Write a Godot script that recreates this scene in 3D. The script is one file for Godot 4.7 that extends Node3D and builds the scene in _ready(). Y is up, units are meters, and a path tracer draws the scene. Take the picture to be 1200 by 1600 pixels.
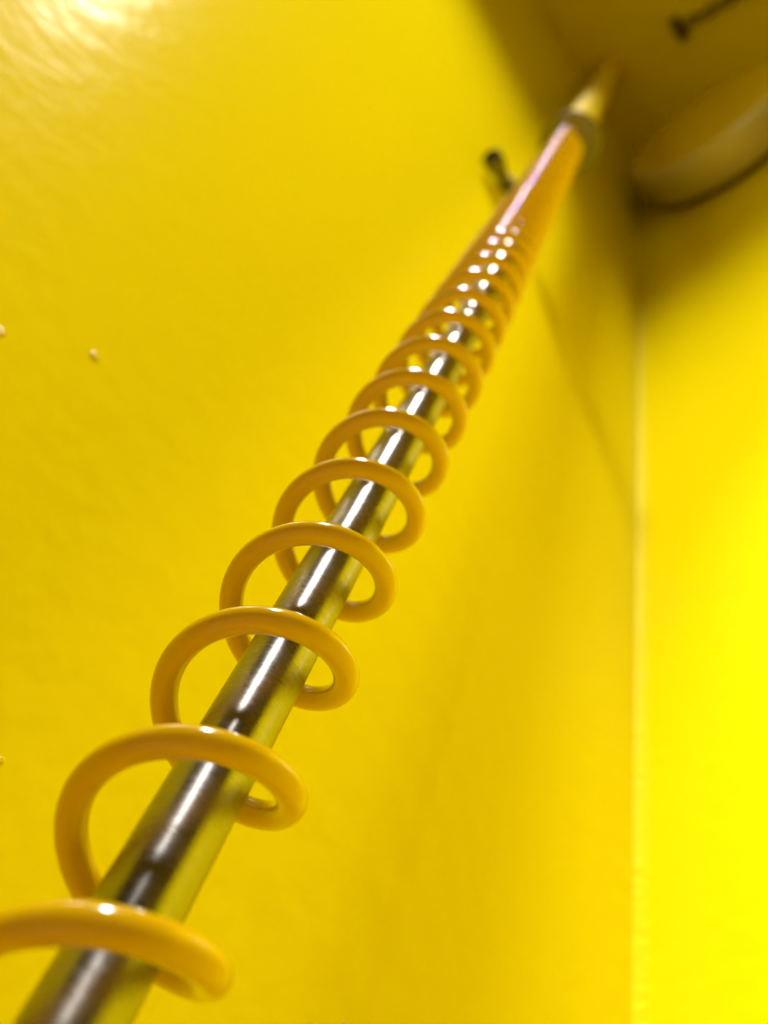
extends Node3D
# A yellow corner seen from below: a steel rod with a yellow coil spring hangs from a yellow tube.
# x runs along the back wall towards the corner, y is up, z comes out of the back wall into the room.
# The origin is the camera's place (about a metre above the floor).

const U := 0.007                 # radius of the steel rod
const CORNER_X := 0.3317         # face of the side wall
const BACK_Z := -0.2017          # face of the back wall
const CEILING_Y := 2.94
const FLOOR_Y := -1.05
const ROOM_X := -4.2
const ROOM_Z := 3.6
const LAMP_COLOR := Color(1.0, 0.98, 0.94)

var mats := {}

func _ready() -> void:
	setup_camera()
	setup_light()
	make_materials()
	build_room()
	build_pole()
	build_spring()
	build_fixture()
	build_peg()
	build_chain()
	build_stud()

# ---------------------------------------------------------------- camera, light

func setup_camera() -> void:
	var cam := Camera3D.new()
	cam.name = "camera"
	var right := Vector3(0.61208953, 0.25732526, 0.74775004)
	var down := Vector3(0.75090541, -0.48563367, -0.44755)
	var ahead := Vector3(0.24796667, 0.83543022, -0.49047822)
	cam.transform = Transform3D(Basis(right, -down, -ahead).orthonormalized(), Vector3.ZERO)
	var a := CameraAttributesPhysical.new()
	a.frustum_focal_length = 12.0 * 1310.0 / 800.0
	a.frustum_focus_distance = 0.176
	a.frustum_near = 0.01
	a.frustum_far = 50.0
	a.exposure_aperture = 6.0
	cam.attributes = a
	cam.near = 0.01
	cam.far = 50.0
	add_child(cam)
	cam.current = true

func setup_light() -> void:
	var env := Environment.new()
	env.background_mode = Environment.BG_COLOR
	env.background_color = Color(0.02, 0.02, 0.02)
	env.tonemap_mode = Environment.TONE_MAPPER_LINEAR
	env.tonemap_exposure = 1.04
	env.sdfgi_enabled = true
	env.ssao_enabled = true
	env.ssil_enabled = true
	var w := WorldEnvironment.new()
	w.name = "environment"
	w.environment = env
	add_child(w)
	build_downlight(Vector3(-1.24, CEILING_Y, 0.52), 14.9, 50.0, "round white ceiling downlight closest to the yellow corner")
	build_downlight(Vector3(-1.66, CEILING_Y, 1.20), 2.8, 55.0, "round white ceiling downlight further out in the room")
	build_spotlight(Vector3(-1.28, CEILING_Y, 1.0), Vector3(CORNER_X, 0.42, 0.20), 16.5)

# ---------------------------------------------------------------- materials

func paint(color: Color, rough: float, bump: float, size: float, seed_value: int, spec := 0.5) -> StandardMaterial3D:
	var m := StandardMaterial3D.new()
	m.albedo_color = color.linear_to_srgb()
	m.roughness = rough
	m.metallic_specular = spec
	if bump > 0.0:
		var n := FastNoiseLite.new()
		n.seed = seed_value
		n.noise_type = FastNoiseLite.TYPE_SIMPLEX_SMOOTH
		n.frequency = 0.02
		n.fractal_octaves = 3
		var t := NoiseTexture2D.new()
		t.width = 512
		t.height = 512
		t.seamless = true
		t.noise = n
		t.as_normal_map = true
		t.bump_strength = 6.0
		m.normal_enabled = true
		m.normal_texture = t
		m.normal_scale = bump
		m.uv1_triplanar = true
		m.uv1_world_triplanar = true
		m.uv1_scale = Vector3.ONE / size
	return m

func brushed() -> ImageTexture:
	# roughness of brushed steel: short scratches running round the rod (u runs along it, v round it)
	var n := FastNoiseLite.new()
	n.seed = 12
	n.noise_type = FastNoiseLite.TYPE_SIMPLEX_SMOOTH
	n.frequency = 1.0
	n.fractal_octaves = 2
	var img := Image.create(1024, 128, false, Image.FORMAT_RGB8)
	for y in 128:
		for x in 1024:
			var a := TAU * y / 128.0
			var fine := n.get_noise_3d(x * 0.45, cos(a) * 2.2, sin(a) * 2.2)
			var broad := n.get_noise_3d(x * 0.02, cos(a) * 1.1 + 9.0, sin(a) * 1.1)
			var v := clampf(0.31 + 0.12 * fine + 0.05 * broad, 0.15, 0.6)
			img.set_pixel(x, y, Color(v, v, v))
	return ImageTexture.create_from_image(img)

func make_materials() -> void:
	mats.wall = paint(Color(0.83, 0.70, 0.002), 0.20, 0.09, 0.22, 3, 0.07)
	mats.bead = paint(Color(0.83, 0.70, 0.004), 0.40, 0.5, 0.10, 8, 0.15)
	mats.grey = paint(Color(0.26, 0.245, 0.24), 0.7, 0.0, 1.0, 5)
	mats.floor = paint(Color(0.42, 0.255, 0.016), 0.6, 0.0, 1.0, 6)
	mats.tube = paint(Color(0.80, 0.62, 0.003), 0.30, 0.0, 1.0, 1)
	mats.spring = paint(Color(0.70, 0.435, 0.002), 0.14, 0.0, 1.0, 1, 0.4)
	mats.beige = paint(Color(0.74, 0.68, 0.58), 0.35, 0.0, 1.0, 1)
	mats.dark = paint(Color(0.07, 0.055, 0.03), 0.45, 0.0, 1.0, 1)
	mats.spring.clearcoat_enabled = true
	mats.spring.clearcoat = 1.0
	mats.spring.clearcoat_roughness = 0.08
	var s := StandardMaterial3D.new()
	s.albedo_color = Color(0.36, 0.35, 0.345).linear_to_srgb()
	s.metallic = 1.0
	s.roughness = 0.36
	s.roughness = 1.0
	s.roughness_texture = brushed()
	s.roughness_texture_channel = BaseMaterial3D.TEXTURE_CHANNEL_RED
	s.uv1_scale = Vector3(14.0, 1.0, 1.0)
	s.anisotropy_enabled = true
	s.anisotropy = 0.75
	mats.steel = s
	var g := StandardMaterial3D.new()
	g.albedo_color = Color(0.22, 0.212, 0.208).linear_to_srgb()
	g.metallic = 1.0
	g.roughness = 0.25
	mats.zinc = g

# ---------------------------------------------------------------- helpers

func describe(o: Node, label: String, category: String, group := "") -> void:
	o.set_meta("label", label)
	o.set_meta("category", category)
	if group != "":
		o.set_meta("group", group)

func thing(called: String, at: Transform3D, label: String, category: String) -> Node3D:
	var o := Node3D.new()
	o.name = called
	o.transform = at
	add_child(o, true)
	describe(o, label, category)
	return o

func piece(called: String, mesh: Mesh, m: Material, parent: Node, at := Transform3D.IDENTITY) -> MeshInstance3D:
	var o := MeshInstance3D.new()
	o.name = called
	o.mesh = mesh
	o.material_override = m
	o.transform = at
	o.cast_shadow = GeometryInstance3D.SHADOW_CASTING_SETTING_ON
	parent.add_child(o, true)
	return o

func structure(called: String, lo: Vector3, hi: Vector3, m: Material, label: String) -> MeshInstance3D:
	var b := BoxMesh.new()
	b.size = hi - lo
	var o := piece(called, b, m, self, Transform3D(Basis.IDENTITY, (lo + hi) * 0.5))
	o.set_meta("kind", "structure")
	describe(o, label, called.get_slice("_", 0))
	return o

func frame_along(dir: Vector3, at: Vector3) -> Transform3D:
	# y axis of the frame follows dir
	var y := dir.normalized()
	var x := Vector3.RIGHT if absf(y.x) < 0.8 else Vector3.BACK
	x = (x - y * x.dot(y)).normalized()
	return Transform3D(Basis(x, y, x.cross(y)), at)

func grid_mesh(rows: Array, normals: Array, uvs: Array) -> ArrayMesh:
	# rows of points; consecutive rows are joined by quads, front faces clockwise
	var v := PackedVector3Array()
	var n := PackedVector3Array()
	var t := PackedVector2Array()
	var idx := PackedInt32Array()
	var w: int = rows[0].size()
	for r in rows.size():
		v.append_array(rows[r])
		n.append_array(normals[r])
		t.append_array(uvs[r])
	for r in rows.size() - 1:
		for c in w - 1:
			var a := r * w + c
			var face := [a, a + 1, a + w, a + 1, a + w + 1, a + w]
			for k in 2:
				var i0: int = face[k * 3]
				var i1: int = face[k * 3 + 1]
				var i2: int = face[k * 3 + 2]
				var g := (v[i1] - v[i0]).cross(v[i2] - v[i0])
				if g.length_squared() < 1e-22:
					continue
				if g.dot(n[i0] + n[i1] + n[i2]) > 0.0:
					idx.append_array([i0, i2, i1])
				else:
					idx.append_array([i0, i1, i2])
	var arr := []
	arr.resize(Mesh.ARRAY_MAX)
	arr[Mesh.ARRAY_VERTEX] = v
	arr[Mesh.ARRAY_NORMAL] = n
	arr[Mesh.ARRAY_TEX_UV] = t
	arr[Mesh.ARRAY_INDEX] = idx
	var m := ArrayMesh.new()
	m.add_surface_from_arrays(Mesh.PRIMITIVE_TRIANGLES, arr)
	return m

func lathe(profile: Array, seg := 64, smooth_deg := 35.0) -> ArrayMesh:
	# profile: Vector2(radius, height) listed so that the outside lies to its right when walking up
	var rows := []
	var nrm := []
	var uvs := []
	var count := profile.size()
	var seg_n := []
	for i in count - 1:
		var d: Vector2 = profile[i + 1] - profile[i]
		seg_n.append(Vector2(d.y, -d.x).normalized())
	var lim := cos(deg_to_rad(smooth_deg))
	for i in count - 1:
		for e in 2:
			var p: Vector2 = profile[i + e]
			var sn: Vector2 = seg_n[i]
			var j: int = i - 1 if e == 0 else i + 1
			if j >= 0 and j < seg_n.size():
				var other: Vector2 = seg_n[j]
				if other.dot(sn) > lim:
					sn = (sn + other).normalized()
			var row := PackedVector3Array()
			var rn := PackedVector3Array()
			var ru := PackedVector2Array()
			for k in seg + 1:
				var a := TAU * k / seg
				row.append(Vector3(cos(a) * p.x, p.y, sin(a) * p.x))
				rn.append(Vector3(cos(a) * sn.x, sn.y, sin(a) * sn.x))
				ru.append(Vector2(p.y, float(k) / seg))
			rows.append(row)
			nrm.append(rn)
			uvs.append(ru)
	return grid_mesh(rows, nrm, uvs)

func sweep(points: PackedVector3Array, radius: float, seg := 24, cap := true) -> ArrayMesh:
	var rows := []
	var nrm := []
	var uvs := []
	var count := points.size()
	var up := Vector3.ZERO
	var run := 0.0
	for i in count:
		var t: Vector3 = (points[mini(i + 1, count - 1)] - points[maxi(i - 1, 0)]).normalized()
		if i == 0:
			up = Vector3.UP if absf(t.y) < 0.9 else Vector3.RIGHT
		up = (up - t * up.dot(t)).normalized()
		var s := t.cross(up)
		if i > 0:
			run += points[i].distance_to(points[i - 1])
		var rings := [[radius, 0.0, 0.0]]
		if cap and (i == 0 or i == count - 1):
			var sign := -1.0 if i == 0 else 1.0
			var caps := [[0.0, 0.35, 1.0], [0.55, 0.3, 0.85], [0.85, 0.16, 0.5], [1.0, 0.0, 0.0]]
			rings = []
			for c in caps:
				rings.append([radius * c[0], radius * c[1] * sign, c[2] * sign])
			if i != 0:
				rings.reverse()
		for g in rings:
			var row := PackedVector3Array()
			var rn := PackedVector3Array()
			var ru := PackedVector2Array()
			for k in seg + 1:
				var a := TAU * k / seg
				var o := up * cos(a) + s * sin(a)
				row.append(points[i] + o * g[0] + t * g[1])
				rn.append((o * (1.0 - absf(g[2])) + t * g[2]).normalized())
				ru.append(Vector2(run, float(k) / seg))
			rows.append(row)
			nrm.append(rn)
			uvs.append(ru)
	return grid_mesh(rows, nrm, uvs)

# ---------------------------------------------------------------- the setting

func build_room() -> void:
	var t := 0.12
	structure("wall_back", Vector3(ROOM_X - t, FLOOR_Y - t, BACK_Z - t), Vector3(CORNER_X + t, CEILING_Y + t, BACK_Z), mats.wall, "large glossy yellow wall behind the coil spring")
	structure("wall_right", Vector3(CORNER_X, FLOOR_Y - t, BACK_Z), Vector3(CORNER_X + t, CEILING_Y + t, ROOM_Z + t), mats.wall, "brightly lit yellow side wall beyond the corner")
	structure("wall_left", Vector3(ROOM_X - t, FLOOR_Y - t, BACK_Z), Vector3(ROOM_X, CEILING_Y + t, ROOM_Z + t), mats.grey, "plain grey wall at the far end of the room")
	structure("wall_front", Vector3(ROOM_X, FLOOR_Y - t, ROOM_Z), Vector3(CORNER_X, CEILING_Y + t, ROOM_Z + t), mats.grey, "plain grey wall facing the yellow corner")
	structure("floor", Vector3(ROOM_X, FLOOR_Y - t, BACK_Z), Vector3(CORNER_X, FLOOR_Y, ROOM_Z), mats.floor, "dull ochre floor below the yellow corner")
	structure("ceiling", Vector3(-0.95, CEILING_Y, BACK_Z), Vector3(CORNER_X, CEILING_Y + t, ROOM_Z), mats.wall, "yellow ceiling in shade above the corner")
	structure("ceiling_001", Vector3(ROOM_X, CEILING_Y, BACK_Z), Vector3(-0.95, CEILING_Y + t, ROOM_Z), mats.grey, "grey ceiling of the rest of the room")
	# painted filler bead in the corner, slightly uneven in width
	var rng := FastNoiseLite.new()
	rng.seed = 21
	rng.frequency = 1.0
	var rows := []
	var nrm := []
	var uvs := []
	var steps := 260
	for i in steps + 1:
		var y := lerpf(FLOOR_Y, CEILING_Y, float(i) / steps)
		var r := 0.0062 + 0.0012 * rng.get_noise_2d(y * 9.0, 0.0) + 0.0008 * rng.get_noise_2d(y * 40.0, 7.0)
		var row := PackedVector3Array()
		var rn := PackedVector3Array()
		var ru := PackedVector2Array()
		for k in 5:
			# nearly flat filler between the two walls, hollowed a little
			var f := k / 4.0
			var sag := 0.12 * r * sin(PI * f)
			row.append(Vector3(CORNER_X - 0.3 * r * (1.0 - f) + sag * 0.3, y, BACK_Z + 1.35 * r * f - sag * 0.5))
			rn.append(Vector3(-1.0 - 0.1 * (f - 0.5), 0, 0.26 - 0.2 * (f - 0.5)).normalized())
			ru.append(Vector2(y, f))
		rows.append(row)
		nrm.append(rn)
		uvs.append(ru)
	var bead := piece("trim_1", grid_mesh(rows, nrm, uvs), mats.bead, self)
	bead.set_meta("kind", "structure")
	describe(bead, "narrow painted filler bead down the corner between the yellow walls", "trim")
	# paint runs and nibs on the back wall
	var wall := get_node("wall_back")
	var wall_at: Vector3 = wall.position
	for p in [[Vector3(-0.0312, 0.2538, BACK_Z), 0.0013], [Vector3(-0.0530, 0.2256, BACK_Z), 0.0012], [Vector3(0.0399, 0.1201, BACK_Z), 0.0006], [Vector3(0.1712, 0.1330, BACK_Z), 0.0006]]:
		var r: float = p[1]
		var nib := lathe([Vector2(r * 1.7, -0.0002), Vector2(r * 1.5, r * 0.22), Vector2(r * 0.9, r * 0.5), Vector2(r * 0.45, r * 0.42), Vector2(0, r * 0.3)], 20, 80.0)
		piece("paint_nib", nib, mats.tube, wall, Transform3D(Basis(Vector3.RIGHT, Vector3.BACK, Vector3.DOWN), Vector3(p[0]) - wall_at))

func lamp_glow(energy: float) -> StandardMaterial3D:
	var e := StandardMaterial3D.new()
	e.albedo_color = Color(0.9, 0.9, 0.9)
	e.emission_enabled = true
	e.emission = LAMP_COLOR
	e.emission_energy_multiplier = energy
	return e

func spot(parent: Node3D, energy: float, size: float, angle: float, soft: float, at: Transform3D) -> void:
	var l := SpotLight3D.new()
	l.name = "lamp_light"
	l.transform = at
	l.light_color = LAMP_COLOR
	l.light_energy = energy
	l.light_size = size
	l.spot_range = 14.0
	l.spot_angle = angle
	l.spot_attenuation = 2.0
	l.spot_angle_attenuation = soft
	l.shadow_enabled = true
	parent.add_child(l)

func build_downlight(at: Vector3, energy: float, angle: float, label: String) -> void:
	var o := thing("downlight", Transform3D(Basis.IDENTITY, at), label, "lamp")
	var trim := paint(Color(0.75, 0.75, 0.73), 0.4, 0.0, 1.0, 1)
	piece("trim_ring", lathe([Vector2(0.17, 0.0), Vector2(0.17, -0.02), Vector2(0.174, -0.024), Vector2(0.188, -0.024), Vector2(0.194, -0.02), Vector2(0.196, 0.0)], 48), trim, o)
	piece("lamp_diffuser", lathe([Vector2(0.0, -0.01), Vector2(0.17, -0.01)], 48), lamp_glow(6.0), o)
	spot(o, energy, 0.15, angle, 0.4, Transform3D(Basis(Vector3.RIGHT, -PI / 2), Vector3(0, -0.03, 0)))

func build_spotlight(at: Vector3, target: Vector3, energy: float) -> void:
	# a small adjustable ceiling spot that washes the side wall
	var o := thing("ceiling_spotlight", Transform3D(Basis.IDENTITY, at), "small adjustable ceiling spotlight turned towards the side wall", "lamp")
	var shell := paint(Color(0.6, 0.6, 0.58), 0.4, 0.0, 1.0, 1)
	piece("mount", lathe([Vector2(0.0, -0.012), Vector2(0.045, -0.012), Vector2(0.05, -0.008), Vector2(0.05, 0.0)], 40), shell, o)
	piece("stem", lathe([Vector2(0.008, -0.08), Vector2(0.008, -0.012)], 24), shell, o)
	var d := (target - (at + Vector3(0, -0.11, 0))).normalized()
	var f := frame_along(d, Vector3(0, -0.11, 0))
	piece("housing", lathe([Vector2(0.036, 0.07), Vector2(0.036, 0.04), Vector2(0.0, 0.04), Vector2(0.0, -0.06), Vector2(0.032, -0.06), Vector2(0.04, -0.05), Vector2(0.04, 0.07), Vector2(0.036, 0.07)], 40), shell, o, f)
	piece("lamp_lens", lathe([Vector2(0.0, 0.05), Vector2(0.035, 0.05)], 40), lamp_glow(1.0), o, f)
	var z := -d
	var x := Vector3.UP.cross(z).normalized()
	spot(o, energy, 0.03, 8.6, 1.0, Transform3D(Basis(x, z.cross(x), z), f.origin + d * 0.09))

# ---------------------------------------------------------------- the things

const POLE_C := Vector3(0.05365346, -0.00029581, -0.11567773)
const POLE_D := Vector3(-0.00330688, 0.99998616, -0.00409091)
const POLE_NEAR := Vector3(-0.42076137, 0.00231977, 0.90716839)
const POLE_SIDE := Vector3(0.90716533, 0.00472119, 0.42074787)
const DISC_H := 147.0 * U

func build_pole() -> void:
	var d := POLE_D.normalized()
	var base_h := (FLOOR_Y - POLE_C.y) / d.y
	var at := frame_along(d, POLE_C + d * base_h)
	var o := thing("support_pole", at, "brushed steel rod hanging from a yellow ceiling tube, threaded through the spring", "pole")
	var h0 := -base_h
	var top := (CEILING_Y - FLOOR_Y) / d.y
	piece("rod", lathe([Vector2(U, 0.0), Vector2(U, h0 + DISC_H + 0.01)], 96), mats.steel, o)
	var dr := 4.8 * U
	var b := h0 + DISC_H
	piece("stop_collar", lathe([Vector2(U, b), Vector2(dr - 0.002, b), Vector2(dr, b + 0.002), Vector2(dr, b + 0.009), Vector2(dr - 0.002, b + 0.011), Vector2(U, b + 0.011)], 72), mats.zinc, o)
	var tr := 3.15 * U
	piece("tube", lathe([Vector2(U, b + 0.0112), Vector2(tr, b + 0.0112), Vector2(tr, top - 0.0005)], 64), mats.tube, o)
	piece("ceiling_flange", lathe([Vector2(tr, top - 0.02), Vector2(0.046, top - 0.008), Vector2(0.052, top - 0.004), Vector2(0.052, top - 0.0005)], 64), mats.tube, o)

func spring_height(t: float) -> float:
	if t <= 8.0:
		var s := t - 4.0
		return 21.7222 + 4.6767 * s + 0.01794 * s * s - 0.000074 * s * s * s
	var ks := [7.0, 8.0, 10.0, 12.0, 14.0, 16.0, 18.0, 20.0, 22.0, 24.0, 26.0, 28.0, 30.0, 31.0]
	var hs := [35.91, 40.71, 50.1, 59.0, 67.2, 74.9, 82.6, 90.6, 99.4, 109.0, 119.5, 131.5, 144.5, 151.0]
	for i in range(1, ks.size() - 2):
		if t <= ks[i + 1]:
			var f: float = (t - ks[i]) / (ks[i + 1] - ks[i])
			var m0: float = (hs[i + 1] - hs[i - 1]) / (ks[i + 1] - ks[i - 1]) * (ks[i + 1] - ks[i])
			var m1: float = (hs[i + 2] - hs[i]) / (ks[i + 2] - ks[i]) * (ks[i + 1] - ks[i])
			var f2 := f * f
			var f3 := f2 * f
			return (2 * f3 - 3 * f2 + 1) * hs[i] + (f3 - 2 * f2 + f) * m0 + (-2 * f3 + 3 * f2) * hs[i + 1] + (f3 - f2) * m1
	return 144.5

func build_spring() -> void:
	var pts := PackedVector3Array()
	var t := -22.0
	var c := POLE_C - POLE_SIDE * 0.211 * U
	while t < 30.0:
		var a := t * TAU
		pts.append(c + (POLE_NEAR * cos(a) + POLE_SIDE * sin(a)) * 2.308 * U + POLE_D * spring_height(t) * U)
		t += 1.0 / 72.0
	var o := piece("coil_spring", sweep(pts, 0.394 * U, 28), mats.spring, self)
	describe(o, "long glossy yellow coil spring wound loosely around the steel rod", "spring")

func build_fixture() -> void:
	# an upright oval drum on the side wall; the lathe is round, its node is stretched upwards
	var at := Transform3D(Basis(Vector3.UP * 2.35, Vector3.LEFT, Vector3.BACK), Vector3(CORNER_X, 2.19, 0.013))
	var o := thing("wall_fixture", at, "pale beige oval fixture mounted high on the side wall beside the corner", "fixture")
	piece("shadow_gap_plate", lathe([Vector2(0.170, 0.001), Vector2(0.170, 0.014), Vector2(0.0, 0.0145)], 72), mats.dark, o)  # inset plate coloured dark to paint in the contact shadow against the wall
	piece("side_band", lathe([Vector2(0.0, 0.015), Vector2(0.182, 0.015), Vector2(0.186, 0.02), Vector2(0.186, 0.08), Vector2(0.183, 0.087), Vector2(0.177, 0.091)], 72, 50.0), mats.beige, o)
	piece("front_panel", lathe([Vector2(0.177, 0.091), Vector2(0.0, 0.0915)], 72), mats.tube, o)

func build_peg() -> void:
	var base := Vector3(0.0598, 1.0274, BACK_Z)
	var tip := Vector3(0.0075, 0.971, -0.1852)
	var d := (tip - base).normalized()
	var l := base.distance_to(tip)
	var o := thing("wall_peg", frame_along(d, base), "small grey metal peg with a round end cap sticking out of the yellow wall", "peg")
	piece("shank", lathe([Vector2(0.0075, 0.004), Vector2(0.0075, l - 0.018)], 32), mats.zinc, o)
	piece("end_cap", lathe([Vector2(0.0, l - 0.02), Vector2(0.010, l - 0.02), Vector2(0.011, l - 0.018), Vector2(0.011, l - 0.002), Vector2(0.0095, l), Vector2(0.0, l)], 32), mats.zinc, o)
	piece("base_socket", lathe([Vector2(0.010, 0.0), Vector2(0.010, 0.03), Vector2(0.008, 0.032), Vector2(0.0, 0.032)], 32), mats.dark, o)

func build_chain() -> void:
	var o := thing("ceiling_chain", Transform3D(Basis.IDENTITY, Vector3(0.075, CEILING_Y, 0.075)), "dark metal anchor on the shaded ceiling with a dark chain leading off", "chain")
	piece("anchor", lathe([Vector2(0.0, -0.034), Vector2(0.012, -0.034), Vector2(0.014, -0.03), Vector2(0.014, 0.03), Vector2(0.012, 0.034), Vector2(0.0, 0.034)], 28), mats.dark, o, Transform3D(Basis(Vector3.DOWN, Vector3.RIGHT, Vector3.BACK), Vector3(0, -0.0145, 0)))
	for k in 9:
		var ring := PackedVector3Array()
		for i in 25:
			var a := TAU * i / 24.0
			ring.append(Vector3(cos(a) * 0.010, 0, sin(a) * 0.017))
		var turn := Basis(Vector3.UP, -0.17) * Basis(Vector3.BACK, 0.0 if k % 2 == 0 else PI / 2)
		piece("link", sweep(ring, 0.0045, 10, false), mats.dark, o, Transform3D(turn, Vector3(0.004 + 0.0045 * k, -0.018, 0.036 + 0.0262 * k)))

func build_stud() -> void:
	var o := thing("ceiling_stud", Transform3D(Basis.IDENTITY, Vector3(0.0095, CEILING_Y, -0.178)), "small round yellow stud on the ceiling edge behind the yellow tube", "stud")
	piece("cap", lathe([Vector2(0.0, -0.014), Vector2(0.008, -0.013), Vector2(0.011, -0.009), Vector2(0.012, 0.0)], 28, 60.0), mats.tube, o)
	piece("washer", lathe([Vector2(0.012, -0.003), Vector2(0.017, -0.003), Vector2(0.018, -0.0005)], 28), mats.tube, o)
